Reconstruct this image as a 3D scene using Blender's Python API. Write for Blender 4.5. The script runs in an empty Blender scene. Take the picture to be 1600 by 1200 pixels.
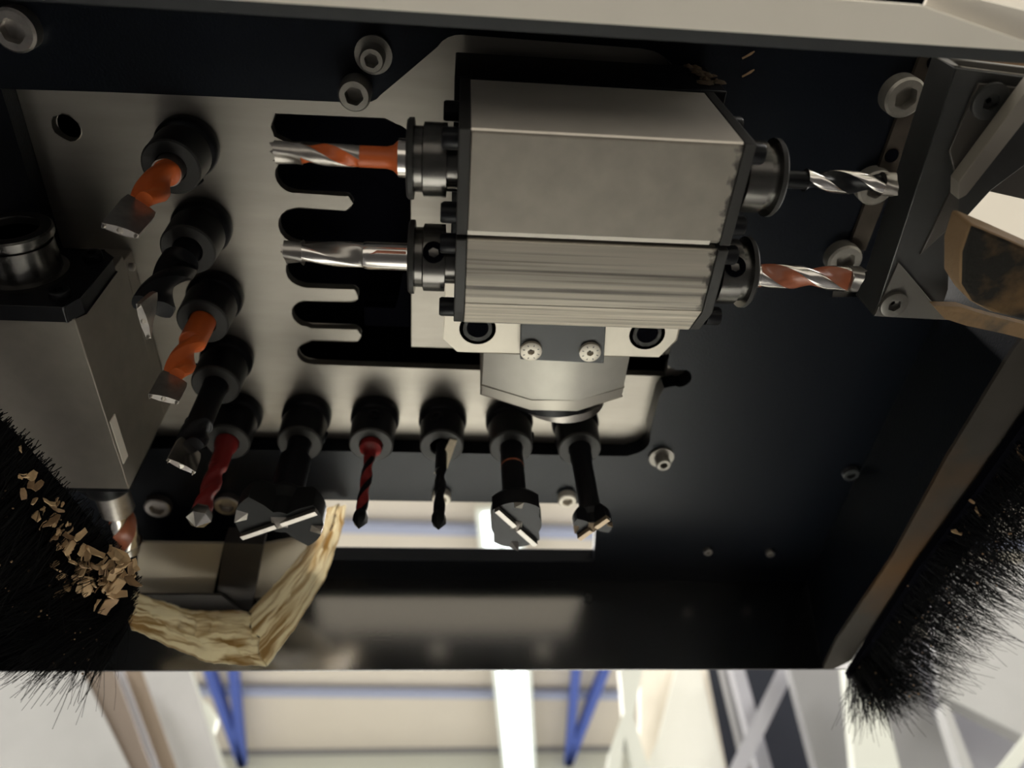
import bpy, math, random
from mathutils import Vector, Matrix
from mathutils.geometry import delaunay_2d_cdt

random.seed(11)
sc = bpy.context.scene
col = sc.collection
MM = 0.001

# ------------------------------------------------------------------ camera
cd = bpy.data.cameras.new('camera')
cam = bpy.data.objects.new('camera', cd)
col.objects.link(cam)
F = Vector((0.0790236, 0.6019495, 0.7946144))
R = Vector((0.9965170, -0.0689932, -0.0468377))
U = Vector((-0.0266290, -0.7955481, 0.6053050))
cam.matrix_world = Matrix(((R.x, U.x, -F.x, 0), (R.y, U.y, -F.y, 0), (R.z, U.z, -F.z, 0), (0, 0, 0, 1)))
cd.sensor_width = 36.0
cd.lens = 36.0 * 1204.5 / 1600.0
cd.clip_start = 0.01
cd.clip_end = 100
cd.dof.use_dof = True
cd.dof.focus_distance = 0.262
cd.dof.aperture_fstop = 10.0
sc.camera = cam

# ------------------------------------------------------------------ world, light, exposure
sc.view_settings.view_transform = 'Standard'
sc.view_settings.look = 'None'
sc.view_settings.gamma = 1.0
sc.view_settings.use_curve_mapping = False
sc.view_settings.exposure = 0.0
sc.cycles.use_denoising = True
sc.cycles.max_bounces = 8
sc.cycles.diffuse_bounces = 4
sc.cycles.glossy_bounces = 4
sc.cycles.sample_clamp_indirect = 4.0
w = bpy.data.worlds.new('world')
sc.world = w
w.use_nodes = True
w.node_tree.nodes['Background'].inputs[0].default_value = (0.9, 0.95, 1.0, 1)
w.node_tree.nodes['Background'].inputs[1].default_value = 0.02


def area(name, loc, target, sx, sy, power, color=(1, 0.97, 0.92), spread=None):
    ld = bpy.data.lights.new(name, 'AREA')
    ld.shape = 'RECTANGLE'
    ld.size = sx
    ld.size_y = sy
    ld.energy = power
    ld.color = color
    if spread:
        ld.spread = math.radians(spread)
    o = bpy.data.objects.new(name, ld)
    col.objects.link(o)
    o.location = loc
    o.rotation_euler = (Vector(target) - Vector(loc)).to_track_quat('-Z', 'Y').to_euler()
    return o


# rows of fluorescent battens under the hall roof: the light they throw down
WARM = (1.0, 0.965, 0.92)
area('hall_lamp_light', (0.5, 3.6, 3.55), (0.5, 3.6, 0), 0.4, 5.0, 325, WARM)
area('hall_lamp_light', (-3.6, 3.0, 3.6), (-3.6, 3.0, 0), 0.4, 6.0, 200, WARM)
area('hall_lamp_light', (4.6, 3.0, 3.6), (4.6, 3.0, 0), 0.4, 6.0, 200, WARM)
area('hall_lamp_light', (-3.6, -2.5, 3.6), (-3.6, -2.5, 0), 0.4, 5.0, 260, WARM)  # unseen row behind the camera, added to light the operator-side floor
area('hall_lamp_light', (3.8, -2.5, 3.6), (3.8, -2.5, 0), 0.4, 5.0, 200, WARM)  # second added row behind the camera, unseen as well
area('added_board_light', (0.02, 0.82, 3.6), (0.02, 0.82, 0), 0.3, 0.3, 30, WARM, 26)  # added narrow spot without a fixture, brightens the board on the bed


# ------------------------------------------------------------------ materials
def mat(name, c, rough=0.5, metal=0.0, bump=0.0, bscale=400.0, var=0.0, vscale=60.0, streak=None,
        spec=0.5, dirt=None, dscale=40.0, damt=0.5, emit=None, rvar=0.0, dstreak=None, edge=None):
    m = bpy.data.materials.new(name)
    m.use_nodes = True
    nt = m.node_tree
    b = nt.nodes['Principled BSDF']
    b.inputs['Base Color'].default_value = (*c, 1)
    b.inputs['Roughness'].default_value = rough
    b.inputs['Metallic'].default_value = metal
    b.inputs['Specular IOR Level'].default_value = spec
    tc = nt.nodes.new('ShaderNodeTexCoord')
    if emit:
        b.inputs['Emission Color'].default_value = (*emit[0], 1)
        b.inputs['Emission Strength'].default_value = emit[1]
    col_out = None
    if var > 0:
        mp = nt.nodes.new('ShaderNodeMapping')
        nt.links.new(tc.outputs['Object'], mp.inputs[0])
        if streak:
            mp.inputs['Scale'].default_value = streak
        n = nt.nodes.new('ShaderNodeTexNoise')
        n.inputs['Scale'].default_value = vscale
        n.inputs['Detail'].default_value = 6
        nt.links.new(mp.outputs[0], n.inputs['Vector'])
        r = nt.nodes.new('ShaderNodeValToRGB')
        r.color_ramp.elements[0].position = 0.3
        r.color_ramp.elements[1].position = 0.7
        r.color_ramp.elements[0].color = (*[x * (1 - var) for x in c], 1)
        r.color_ramp.elements[1].color = (*[min(1, x * (1 + var)) for x in c], 1)
        nt.links.new(n.outputs['Fac'], r.inputs[0])
        col_out = r.outputs[0]
        if rvar:
            mr = nt.nodes.new('ShaderNodeMapRange')
            mr.inputs['To Min'].default_value = max(0.05, rough - rvar)
            mr.inputs['To Max'].default_value = rough + rvar
            nt.links.new(n.outputs['Fac'], mr.inputs[0])
            nt.links.new(mr.outputs[0], b.inputs['Roughness'])
    if dirt:
        n2 = nt.nodes.new('ShaderNodeTexNoise')
        n2.inputs['Scale'].default_value = dscale
        n2.inputs['Detail'].default_value = 8
        if dstreak:
            mp2 = nt.nodes.new('ShaderNodeMapping')
            mp2.inputs['Scale'].default_value = dstreak
            mp2.inputs['Location'].default_value = (0.31, 0.17, 0.05)
            nt.links.new(tc.outputs['Object'], mp2.inputs[0])
            nt.links.new(mp2.outputs[0], n2.inputs['Vector'])
        else:
            nt.links.new(tc.outputs['Object'], n2.inputs['Vector'])
        r2 = nt.nodes.new('ShaderNodeValToRGB')
        r2.color_ramp.elements[0].position = 1 - damt
        r2.color_ramp.elements[1].position = min(1, 1 - damt + 0.15)
        nt.links.new(n2.outputs['Fac'], r2.inputs[0])
        mx = nt.nodes.new('ShaderNodeMix')
        mx.data_type = 'RGBA'
        nt.links.new(r2.outputs[0], mx.inputs['Factor'])
        mx.inputs['A'].default_value = (*c, 1)
        if col_out:
            nt.links.new(col_out, mx.inputs['A'])
        mx.inputs['B'].default_value = (*dirt, 1)
        col_out = mx.outputs['Result']
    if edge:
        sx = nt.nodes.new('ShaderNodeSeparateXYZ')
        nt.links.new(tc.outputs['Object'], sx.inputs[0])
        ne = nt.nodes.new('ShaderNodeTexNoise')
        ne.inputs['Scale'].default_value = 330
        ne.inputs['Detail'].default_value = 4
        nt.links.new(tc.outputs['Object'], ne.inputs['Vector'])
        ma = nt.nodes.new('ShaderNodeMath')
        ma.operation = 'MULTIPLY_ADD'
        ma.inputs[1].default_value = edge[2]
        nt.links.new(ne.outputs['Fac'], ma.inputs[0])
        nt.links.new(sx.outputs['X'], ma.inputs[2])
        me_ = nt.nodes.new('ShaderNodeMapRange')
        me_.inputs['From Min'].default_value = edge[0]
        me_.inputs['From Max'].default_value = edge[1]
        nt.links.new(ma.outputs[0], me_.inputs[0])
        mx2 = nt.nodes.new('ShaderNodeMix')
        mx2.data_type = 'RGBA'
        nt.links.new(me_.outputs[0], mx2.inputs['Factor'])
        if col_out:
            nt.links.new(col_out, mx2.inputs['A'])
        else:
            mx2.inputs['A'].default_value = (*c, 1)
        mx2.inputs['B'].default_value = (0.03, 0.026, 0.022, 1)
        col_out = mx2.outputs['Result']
    if col_out:
        nt.links.new(col_out, b.inputs['Base Color'])
    if bump > 0:
        mp = nt.nodes.new('ShaderNodeMapping')
        nt.links.new(tc.outputs['Object'], mp.inputs[0])
        if streak:
            mp.inputs['Scale'].default_value = streak
        n3 = nt.nodes.new('ShaderNodeTexNoise')
        n3.inputs['Scale'].default_value = bscale
        n3.inputs['Detail'].default_value = 4
        nt.links.new(mp.outputs[0], n3.inputs['Vector'])
        bp = nt.nodes.new('ShaderNodeBump')
        bp.inputs['Strength'].default_value = bump
        bp.inputs['Distance'].default_value = 0.0004
        nt.links.new(n3.outputs['Fac'], bp.inputs['Height'])
        nt.links.new(bp.outputs[0], b.inputs['Normal'])
    return m


M = dict(
    paint=mat('blue_black_paint', (0.0034, 0.0042, 0.0062), 0.28, 0, bump=0.2, bscale=900, spec=0.08),
    lip=mat('glossy_dark_lip_paint', (0.28, 0.28, 0.285), 0.2, 1.0, bump=0.1, bscale=900),
    void=mat('black_void', (0.002, 0.002, 0.003), 0.9, spec=0.0),
    plate=mat('brushed_aluminium', (0.335, 0.308, 0.272), 0.44, 0.87, var=0.08, vscale=25, streak=(1, 6, 1)),
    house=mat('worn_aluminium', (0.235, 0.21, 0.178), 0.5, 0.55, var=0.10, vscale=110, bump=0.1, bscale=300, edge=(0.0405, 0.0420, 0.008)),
    house3=mat('dull_aluminium', (0.20, 0.18, 0.153), 0.5, 0.55, var=0.08, vscale=110, bump=0.1, bscale=300),
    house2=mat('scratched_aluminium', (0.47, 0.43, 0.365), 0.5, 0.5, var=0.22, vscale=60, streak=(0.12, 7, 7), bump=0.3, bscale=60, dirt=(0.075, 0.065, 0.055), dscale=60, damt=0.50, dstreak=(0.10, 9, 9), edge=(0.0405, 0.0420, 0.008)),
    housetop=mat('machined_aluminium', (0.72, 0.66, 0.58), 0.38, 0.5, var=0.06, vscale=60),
    ribbed=mat('scored_aluminium', (0.55, 0.5, 0.43), 0.5, 0.6, var=0.3, vscale=60, streak=(0.25, 14, 14), bump=0.6, bscale=60, dirt=(0.10, 0.085, 0.07), dscale=70, damt=0.42, dstreak=(0.16, 14, 14)),
    black=mat('black_oxide_steel', (0.005, 0.005, 0.006), 0.36, 0.0, var=0.2, vscale=200, spec=0.10),
    litedge=mat('painted_edge_light', (0.85, 0.79, 0.69), 0.5),  # pale colour stands in for the light on the rear bevel
    blackhead=mat('black_cutter_steel', (0.008, 0.008, 0.008), 0.5, 0.0, spec=0.05),
    blackring=mat('dark_grey_steel', (0.022, 0.021, 0.020), 0.5, 0.0, spec=0.12),
    chuck=mat('polished_black_steel', (0.085, 0.08, 0.075), 0.26, 0.85, var=0.2, vscale=120, streak=(1, 6, 6)),
    steel=mat('bright_steel', (0.72, 0.68, 0.64), 0.2, 1.0),
    dullsteel=mat('dull_steel', (0.42, 0.39, 0.36), 0.38, 1.0, var=0.15, vscale=300),
    carbide=mat('grey_carbide', (0.32, 0.30, 0.28), 0.3, 0.9),
    zinc=mat('zinc_screw', (0.25, 0.232, 0.205), 0.42, 0.6, var=0.12, vscale=300),
    orange=mat('orange_coating', (0.50, 0.095, 0.015), 0.45),
    red=mat('red_coating', (0.15, 0.008, 0.008), 0.42),
    rust=mat('rust_brown_coating', (0.28, 0.08, 0.035), 0.4),
    bracket=mat('milled_bracket', (0.78, 0.72, 0.62), 0.42, 0.4, var=0.05, vscale=90),
    octa=mat('clear_anodised_aluminium', (0.55, 0.525, 0.47), 0.46, 0.6, var=0.05, vscale=120),
    octaband=mat('end_cap_aluminium', (0.52, 0.485, 0.425), 0.4, 0.6),
    dark=mat('dark_plastic', (0.022, 0.023, 0.024), 0.5, spec=0.3),
    brass=mat('worn_brass_spur', (0.26, 0.20, 0.14), 0.4, 0.7),
    brightwhite=mat('bright_white_panel', (0.90, 0.90, 0.84), 0.6),
    strip=mat('pale_clamp_strip', (0.17, 0.15, 0.125), 0.5),
    slate=mat('slate_clamp_steel', (0.026, 0.0255, 0.0245), 0.42, 0.4, var=0.25, vscale=60),
    clampbrown=mat('brownish_clamp_steel', (0.045, 0.039, 0.034), 0.45, 0.4, var=0.15, vscale=80),
    padgrey=mat('grey_pad_steel', (0.085, 0.079, 0.07), 0.45, 0.5),
    cream=mat('cream_sheet_metal', (0.88, 0.82, 0.73), 0.5, var=0.03, vscale=30),
    dust=mat('wood_dust', (0.07, 0.042, 0.02), 0.95, bump=0.6, bscale=500, var=0.3, vscale=200),
    felt=mat('dusty_black_felt', (0.010, 0.009, 0.008), 0.95, bump=0.8, bscale=700, spec=0.1, dirt=(0.07, 0.042, 0.02), dscale=55, damt=0.5),
    feltrim=mat('dusty_brown_rim', (0.13, 0.078, 0.036), 0.95, bump=0.6, bscale=600, dirt=(0.03, 0.025, 0.02), dscale=60, damt=0.45),
    rail=mat('dusty_rail', (0.032, 0.026, 0.021), 0.8, 0.0, spec=0.05, var=0.25, vscale=90),
    flange=mat('dusty_flange', (0.022, 0.019, 0.016), 0.7, var=0.25, vscale=25, spec=0.1, dirt=(0.05, 0.026, 0.010), dscale=9, damt=0.48),
    bristle=mat('black_bristle', (0.002, 0.002, 0.0025), 0.55, spec=0.04),
    bristle2=mat('dusty_black_bristle', (0.003, 0.003, 0.0035), 0.5, spec=0.12),
    splinter=mat('pale_dry_wood', (0.72, 0.62, 0.46), 0.8, var=0.15, vscale=250),
    chip=mat('pale_wood', (0.42, 0.28, 0.15), 0.8, var=0.25, vscale=250),
    chip2=mat('brown_wood', (0.20, 0.12, 0.06), 0.85, var=0.3, vscale=250),
    duct=mat('cream_duct_board', (0.42, 0.37, 0.29), 0.7),
    ductdark=mat('dark_duct_post', (0.022, 0.019, 0.017), 0.6),
    floor=mat('hall_floor_paint', (0.50, 0.49, 0.47), 0.6, var=0.06, vscale=3),
    roof=mat('hall_roof_board', (0.70, 0.645, 0.585), 0.85, var=0.02, vscale=2),
    hallwall=mat('hall_wall_paint', (0.66, 0.67, 0.61), 0.8),
    blue=mat('blue_steel_paint', (0.05, 0.10, 0.45), 0.5),
    paleblue=mat('pale_blue_steel_paint', (0.36, 0.40, 0.58), 0.5),
    white=mat('white_frame_paint', (0.72, 0.74, 0.69), 0.5),
    lilac=mat('grey_frame_paint', (0.40, 0.40, 0.45), 0.5),
    greypanel=mat('light_grey_panel', (0.44, 0.44, 0.45), 0.6, var=0.08, vscale=6),
    midpanel=mat('mid_grey_panel', (0.26, 0.26, 0.275), 0.6),
    slatepanel=mat('slate_panel', (0.022, 0.025, 0.036), 0.6, spec=0.1),
    brownbar=mat('brown_bar', (0.16, 0.12, 0.09), 0.5),
    tanbar=mat('tan_bar', (0.20, 0.15, 0.105), 0.6),
    bed=mat('machine_bed_steel', (0.022, 0.022, 0.023), 0.7, spec=0.2),
    tube=mat('fluorescent_tube', (0.9, 0.95, 0.95), 0.5, emit=((0.88, 0.96, 1.0), 1.6)),
)


def film_mat():
    m = bpy.data.materials.new('yellowed_plastic_film')
    m.use_nodes = True
    nt = m.node_tree
    nt.nodes.remove(nt.nodes['Principled BSDF'])
    out = nt.nodes['Material Output']
    d = nt.nodes.new('ShaderNodeBsdfDiffuse')
    t = nt.nodes.new('ShaderNodeBsdfTranslucent')
    g = nt.nodes.new('ShaderNodeBsdfGlossy')
    d.inputs[0].default_value = (0.80, 0.70, 0.52, 1)
    t.inputs[0].default_value = (0.92, 0.82, 0.62, 1)
    g.inputs[1].default_value = 0.2
    m1 = nt.nodes.new('ShaderNodeMixShader')
    m2 = nt.nodes.new('ShaderNodeMixShader')
    m1.inputs[0].default_value = 0.55
    m2.inputs[0].default_value = 0.16
    tc = nt.nodes.new('ShaderNodeTexCoord')
    mp = nt.nodes.new('ShaderNodeMapping')
    mp.inputs['Scale'].default_value = (1.6, 5.5, 1.0)
    mp.inputs['Rotation'].default_value = (0, 0, 0.12)
    nz = nt.nodes.new('ShaderNodeTexNoise')
    nz.inputs['Scale'].default_value = 1.6
    nz.inputs['Detail'].default_value = 3
    nz.inputs['Distortion'].default_value = 0.8
    nt.links.new(tc.outputs['UV'], mp.inputs[0])
    nt.links.new(mp.outputs[0], nz.inputs['Vector'])
    for node, c0, c1 in ((d, (0.36, 0.26, 0.14, 1), (0.95, 0.86, 0.67, 1)), (t, (0.55, 0.40, 0.20, 1), (0.99, 0.93, 0.75, 1))):
        r = nt.nodes.new('ShaderNodeValToRGB')
        r.color_ramp.elements[0].position = 0.34
        r.color_ramp.elements[1].position = 0.56
        r.color_ramp.elements[0].color = c0
        r.color_ramp.elements[1].color = c1
        nt.links.new(nz.outputs['Fac'], r.inputs[0])
        nt.links.new(r.outputs[0], node.inputs[0])
    bp = nt.nodes.new('ShaderNodeBump')
    bp.inputs['Strength'].default_value = 0.8
    bp.inputs['Distance'].default_value = 0.002
    nt.links.new(nz.outputs['Fac'], bp.inputs['Height'])
    nt.links.new(bp.outputs[0], d.inputs['Normal'])
    nt.links.new(bp.outputs[0], g.inputs['Normal'])
    nt.links.new(d.outputs[0], m1.inputs[1])
    nt.links.new(t.outputs[0], m1.inputs[2])
    nt.links.new(m1.outputs[0], m2.inputs[1])
    nt.links.new(g.outputs[0], m2.inputs[2])
    nt.links.new(m2.outputs[0], out.inputs[0])
    return m


M['film'] = film_mat()


# ------------------------------------------------------------------ geometry collector (all coordinates in millimetres)
def hexr(th, a):
    k = ((math.degrees(th) + 30) % 60) - 30
    return a / math.cos(math.radians(k))


class G:
    def __init__(s):
        s.v, s.f, s.m, s.sm = [], [], [], []

    def face(s, ids, mi=0, smooth=False):
        s.f.append(ids); s.m.append(mi); s.sm.append(smooth)

    def box(s, x0, x1, y0, y1, z0, z1, mi=0):
        n = len(s.v)
        for z in (z0, z1):
            s.v += [(x0, y0, z), (x1, y0, z), (x1, y1, z), (x0, y1, z)]
        for q in ((0, 3, 2, 1), (4, 5, 6, 7), (0, 1, 5, 4), (1, 2, 6, 5), (2, 3, 7, 6), (3, 0, 4, 7)):
            s.face([n + i for i in q], mi)
        return s

    def prism(s, loops, vec, mi=0, side=None):
        """extrude flat outline (first loop) with holes (others) along vec"""
        if not isinstance(loops[0][0], (tuple, list)):
            loops = [loops]
        pts = [Vector(p) for l in loops for p in l]
        n = len(s.v)
        k = len(pts)
        vec = Vector(vec)
        s.v += [tuple(p) for p in pts] + [tuple(p + vec) for p in pts]
        nrm = Vector((0, 0, 0))
        l0 = [Vector(p) for p in loops[0]]
        for i in range(len(l0)):
            nrm += l0[i].cross(l0[(i + 1) % len(l0)])
        e1 = nrm.orthogonal().normalized()
        e2 = nrm.normalized().cross(e1)
        p2 = [Vector((p.dot(e1), p.dot(e2))) for p in pts]
        edges, flat, o = [], [], 0
        for l in loops:
            L = len(l)
            edges += [(o + i, o + (i + 1) % L) for i in range(L)]
            flat += [(p2[o + i], p2[o + (i + 1) % L]) for i in range(L)]
            o += L
        cdt = delaunay_2d_cdt(p2, edges, [], 0, 1e-5)
        src = [q[0] if q else None for q in cdt[3]]
        tris = []
        for t in cdt[2]:
            if any(src[i] is None for i in t):
                continue
            c = sum((cdt[0][i] for i in t), Vector((0, 0))) / len(t)
            inside = False
            for a, b in flat:
                if (a.y > c.y) != (b.y > c.y) and c.x < (b.x - a.x) * (c.y - a.y) / (b.y - a.y) + a.x:
                    inside = not inside
            if inside:
                tris.append([src[i] for i in t])
        for t in tris:
            a, b, c = [pts[i] for i in t[:3]]
            nn = (b - a).cross(c - a)
            t = tuple(t)
            if nn.dot(vec) > 0:
                t = t[::-1]
            s.face([n + i for i in t], mi)
            s.face([n + k + i for i in t[::-1]], mi)
        o = 0
        for l in loops:
            L = len(l)
            for i in range(L):
                a, b = o + i, o + (i + 1) % L
                s.face([n + a, n + b, n + k + b, n + k + a], mi if side is None else side)
            o += L
        return s

    def rings(s, rings, closed=True, mi=0, smooth=True, caps=(True, True), mf=None):
        n = len(s.v)
        k = len(rings[0])
        for r in rings:
            s.v += [tuple(p) for p in r]
        for i in range(len(rings) - 1):
            for j in range(k if closed else k - 1):
                a = n + i * k + j
                b = n + i * k + (j + 1) % k
                s.face([a, b, b + k, a + k], mf(i, j) if mf else mi, smooth)
        if caps[0]:
            s.face([n + j for j in range(k)][::-1], mi)
        if caps[1]:
            q = n + (len(rings) - 1) * k
            s.face([q + j for j in range(k)], mi)
        return s

    def lathe(s, prof, org, axis, n=28, mi=0, mf=None):
        """prof: (along, radius) or (along, radius, 'hex')"""
        ax = Vector(axis).normalized()
        u = ax.orthogonal().normalized()
        w_ = ax.cross(u)
        rs = []
        for p in prof:
            ring = []
            for j in range(n):
                th = 2 * math.pi * j / n
                r = max(p[1], 0.001)
                if len(p) > 2:
                    r = hexr(th, p[1])
                ring.append(Vector(org) + ax * p[0] + (u * math.cos(th) + w_ * math.sin(th)) * r)
            rs.append(ring)
        base = len(s.f)
        s.rings(rs, mi=mi, smooth=False, mf=(lambda i, j: mf(i)) if mf else None)
        # smooth only the faces that belong to slow profiles; sharp ones are split by auto-smooth angle
        for q in range(base, len(s.f)):
            s.sm[q] = True
        return s


def origin_of(o):
    p = Vector((0, 0, 0))
    while o is not None:
        p += o.location
        o = o.parent
    return p


def obj(name, g, mats, parent=None, bevel=0.0, local=False, angle=35):
    me = bpy.data.meshes.new(name)
    off = Vector((0, 0, 0)) if (parent is None or local) else origin_of(parent)
    me.from_pydata([(Vector(v) * MM - off) for v in g.v], [], g.f)
    if not isinstance(mats, (list, tuple)):
        mats = [mats]
    for m in mats:
        me.materials.append(m)
    for p, mi, sm in zip(me.polygons, g.m, g.sm):
        p.material_index = mi
        p.use_smooth = sm
    me.validate()
    me.update()
    try:
        me.set_sharp_from_angle(angle=math.radians(angle))
    except Exception:
        pass
    o = bpy.data.objects.new(name, me)
    col.objects.link(o)
    if parent is not None:
        o.parent = parent
    if bevel > 0:
        b = o.modifiers.new('bevel', 'BEVEL')
        b.width = bevel * MM
        b.segments = 2
        b.limit_method = 'ANGLE'
        b.angle_limit = math.radians(40)
        b.harden_normals = False
    return o


def tag(o, label=None, cat=None, group=None, kind=None):
    if label: o['label'] = label
    if cat: o['category'] = cat
    if group: o['group'] = group
    if kind: o['kind'] = kind
    return o


def thing(name, label, cat, loc=(0, 0, 0), group=None):
    o = bpy.data.objects.new(name, None)
    o.empty_display_size = 0.01
    col.objects.link(o)
    o.location = Vector(loc) * MM
    return tag(o, label, cat, group)


def arc(cx, cy, r, a0, a1, n=6):
    return [(cx + r * math.cos(math.radians(a0 + (a1 - a0) * i / n)), cy + r * math.sin(math.radians(a0 + (a1 - a0) * i / n))) for i in range(n + 1)]


def at_z(pts, z):
    return [(p[0], p[1], z) for p in pts]


def screw_geo(g, org, axis, r, h, sock, depth=None, mi=0, n=30):
    """cap screw head with a hexagon socket; org on the seat, axis pointing away from it"""
    depth = depth or h * 0.65
    g.lathe([(0, r), (h * 0.86, r), (h, r * 0.88), (h, sock, 'hex'), (h - depth, sock, 'hex'), (h - depth - 0.3, 0.0)], org, axis, n, mi)
    return g


# ------------------------------------------------------------------ the hall
def struct(name, g, m, parent=None, bevel=0):
    o = obj(name, g, m, parent, bevel)
    if parent is None:
        o['kind'] = 'structure'
    return o


HX, HY0, HY1, HZ0, HZ1 = 6000, -6500, 7700, -1150, 4000
struct('floor', G().box(-HX, HX, HY0, HY1, HZ0 - 100, HZ0), M['floor'])
ceil = struct('ceiling', G().box(-HX, HX, HY0, HY1, HZ1, HZ1 + 100), M['roof'])
struct('wall_back', G().box(-HX, HX, HY1, HY1 + 100, HZ0, HZ1), M['hallwall'])
struct('wall_front', G().box(-HX, HX, HY0 - 100, HY0, HZ0, HZ1), M['hallwall'])
struct('wall_left', G().box(-HX - 100, -HX, HY0, HY1, HZ0, HZ1), M['hallwall'])
struct('wall_right', G().box(HX, HX + 100, HY0, HY1, HZ0, HZ1), M['hallwall'])
struct('trim_1', G().box(-HX, HX, HY1 - 40, HY1, HZ1 - 45, HZ1), M['midpanel'])


def bar(g, a, b, w_, h, mi=0):
    """square bar from a to b, width across, height h along z-ish"""
    a, b = Vector(a), Vector(b)
    d = (b - a).normalized()
    up = Vector((0, 0, 1)) if abs(d.z) < 0.9 else Vector((0, 1, 0))
    s = d.cross(up).normalized() * w_ / 2
    t = s.cross(d).normalized() * h / 2
    g.rings([[p + s + t, p - s + t, p - s - t, p + s - t] for p in (a, b)], smooth=False, mi=mi)
    return g


for ya, yb in ((4330, 4390), (6515, 6630)):
    g = bar(G(), (-5900, ya - 110, 3935), (5900, yb + 110, 3945), 90, 50)
    tag(obj('purlin', g, M['paleblue'], ceil), 'pale blue purlin under the roof')
for pts in (((-1920, 7640), (-1960, 6310), (-2010, 4900)), ((-1920, 7640), (-1800, 6310), (-1670, 4900)),
            ((1283, 7690), (1187, 6330), (1080, 4900)), ((1283, 7690), (1395, 6330), (1510, 4900))):
    g = bar(G(), (pts[0][0], pts[0][1], 3850), (pts[2][0], pts[2][1], 3850), 75, 90)
    tag(obj('roof_brace', g, M['blue'], ceil), 'deep blue roof brace')


def batten(x0, y0, x1, y1, z, label, wid=330):
    t = thing('ceiling_light', label, 'lamp', ((x0 + x1) / 2, (y0 + y1) / 2, z), 'fluorescent lamps under the hall roof')
    d = Vector((x1 - x0, y1 - y0, 0)).normalized()
    sx = Vector((d.y, -d.x, 0))
    a, b = Vector((x0, y0, z)), Vector((x1, y1, z))
    obj('lamp_housing', bar(G(), a + Vector((0, 0, 45)), b + Vector((0, 0, 45)), wid, 50), M['white'], t)
    for s in (-1, 1):
        g = G()
        g.lathe([(0, 50), ((b - a).length - 60, 50)], a + d * 30 + sx * s * wid * 0.23 - Vector((0, 0, 15)), d, 12)
        obj('lamp_tube', g, M['tube'], t)
    return t


batten(355, 3900, 775, 7600, 3700, 'long white twin tube fluorescent lamp straight ahead beyond the machine')

# ---- frames and panels of the neighbouring machines, about two metres off
def slab(name, label, cat, pts, m, thick=30, group=None, bevel=0):
    o = obj(name, G().prism(pts, (0, thick, 0)), m, None, bevel)
    return tag(o, label, cat, group)


slab('cover_panel', 'light grey cover panel behind the left brush', 'panel', [(-1123.5, 1500.0, 1233.1), (-883.4, 1500.0, 1118.0), (-731.5, 1500.0, 933.6), (-559.7, 1500.0, 720.2), (-872.2, 1500.0, 724.6)], M['greypanel'])
slab('machine_rail', 'dark brown rail beside the light grey cover panel', 'rail', [(-822.4, 1560.0, 1044.3), (-750.3, 1560.0, 1052.3), (-546.1, 1560.0, 748.5), (-594.1, 1560.0, 749.1)], M['brownbar'])
slab('machine_rail', 'thin pale rail between the brown rails at the left', 'rail', [(-780.2, 1620.0, 1076.0), (-749.1, 1620.0, 1076.0), (-550.8, 1620.0, 777.0), (-583.3, 1620.0, 777.5)], M['lilac'])
slab('machine_rail', 'tan brown rail right of the thin pale rail', 'rail', [(-776.8, 1680.0, 1115.9), (-732.6, 1680.0, 1115.8), (-536.1, 1680.0, 805.3), (-573.8, 1680.0, 805.8)], M['tanbar'])
slab('frame_panel', 'pale panel behind the white lattice frame at the left', 'panel', [(-794.3, 1800.0, 1214.2), (-674.3, 1800.0, 1214.2), (-480.6, 1800.0, 861.5), (-575.8, 1800.0, 862.8)], M['greypanel'])
for k, (q, lb) in enumerate((([(-712.7, 1860.0, 1235.3), (-679.7, 1860.0, 1235.2), (-482.1, 1860.0, 890.0), (-528.5, 1860.0, 890.7)], 'white slanted post of the lattice frame beside the blue braces'),
                             ([(-613.4, 1920.0, 1133.3), (-573.1, 1920.0, 1089.0), (-582.9, 1920.0, 919.9), (-632.0, 1920.0, 920.6)], 'white crossing strut of the lattice frame beside the blue braces'))):
    slab('lattice_post', lb, 'post', q, M['white'])
slab('lattice_post', 'white kinked post beside the overexposed bright panel', 'post',
     [(425.4, 1640.0, 1088.1), (495.5, 1640.0, 1088.0), (435.3, 1640.0, 926.0), (449.8, 1640.0, 772.4), (416.7, 1640.0, 772.8), (406.6, 1640.0, 878.1), (378.3, 1640.0, 773.4), (345.4, 1640.0, 773.9), (366.6, 1640.0, 842.3), (413.1, 1640.0, 935.4)], M['white'])
slab('shade_panel', 'beige panel between the kinked white post and the bright panel', 'panel', [(514.6, 1760.0, 1167.6), (686.9, 1760.0, 1167.4), (661.6, 1760.0, 826.4), (453.1, 1760.0, 829.3)], M['cream'])
slab('bright_panel', 'very bright cream panel right of the kinked white post', 'panel', [(600.0, 1700.0, 1127.7), (643.4, 1700.0, 1127.6), (636.1, 1700.0, 798.2), (434.8, 1700.0, 801.1), (502.6, 1700.0, 909.4)], M['brightwhite'])
slab('slate_panel', 'dark slate panel behind the crossing grey bars', 'panel', [(701.5, 1850.0, 1247.5), (1005.6, 1850.0, 1247.4), (966.3, 1850.0, 864.8), (682.8, 1850.0, 868.8)], M['slatepanel'])
slab('crossing_bar', 'grey bar leaning right over the slate panel, next to the bright panel', 'bar', [(696.3, 1690.0, 1121.0), (723.1, 1690.0, 1120.9), (707.6, 1690.0, 792.5), (681.5, 1690.0, 792.9)], M['midpanel'])
slab('crossing_bar', 'pale lilac bar in front, leaning right over the slate panel', 'bar', [(695.8, 1630.0, 1081.1), (726.5, 1630.0, 1081.1), (716.0, 1630.0, 763.9), (682.4, 1630.0, 764.3)], M['lilac'])
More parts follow.
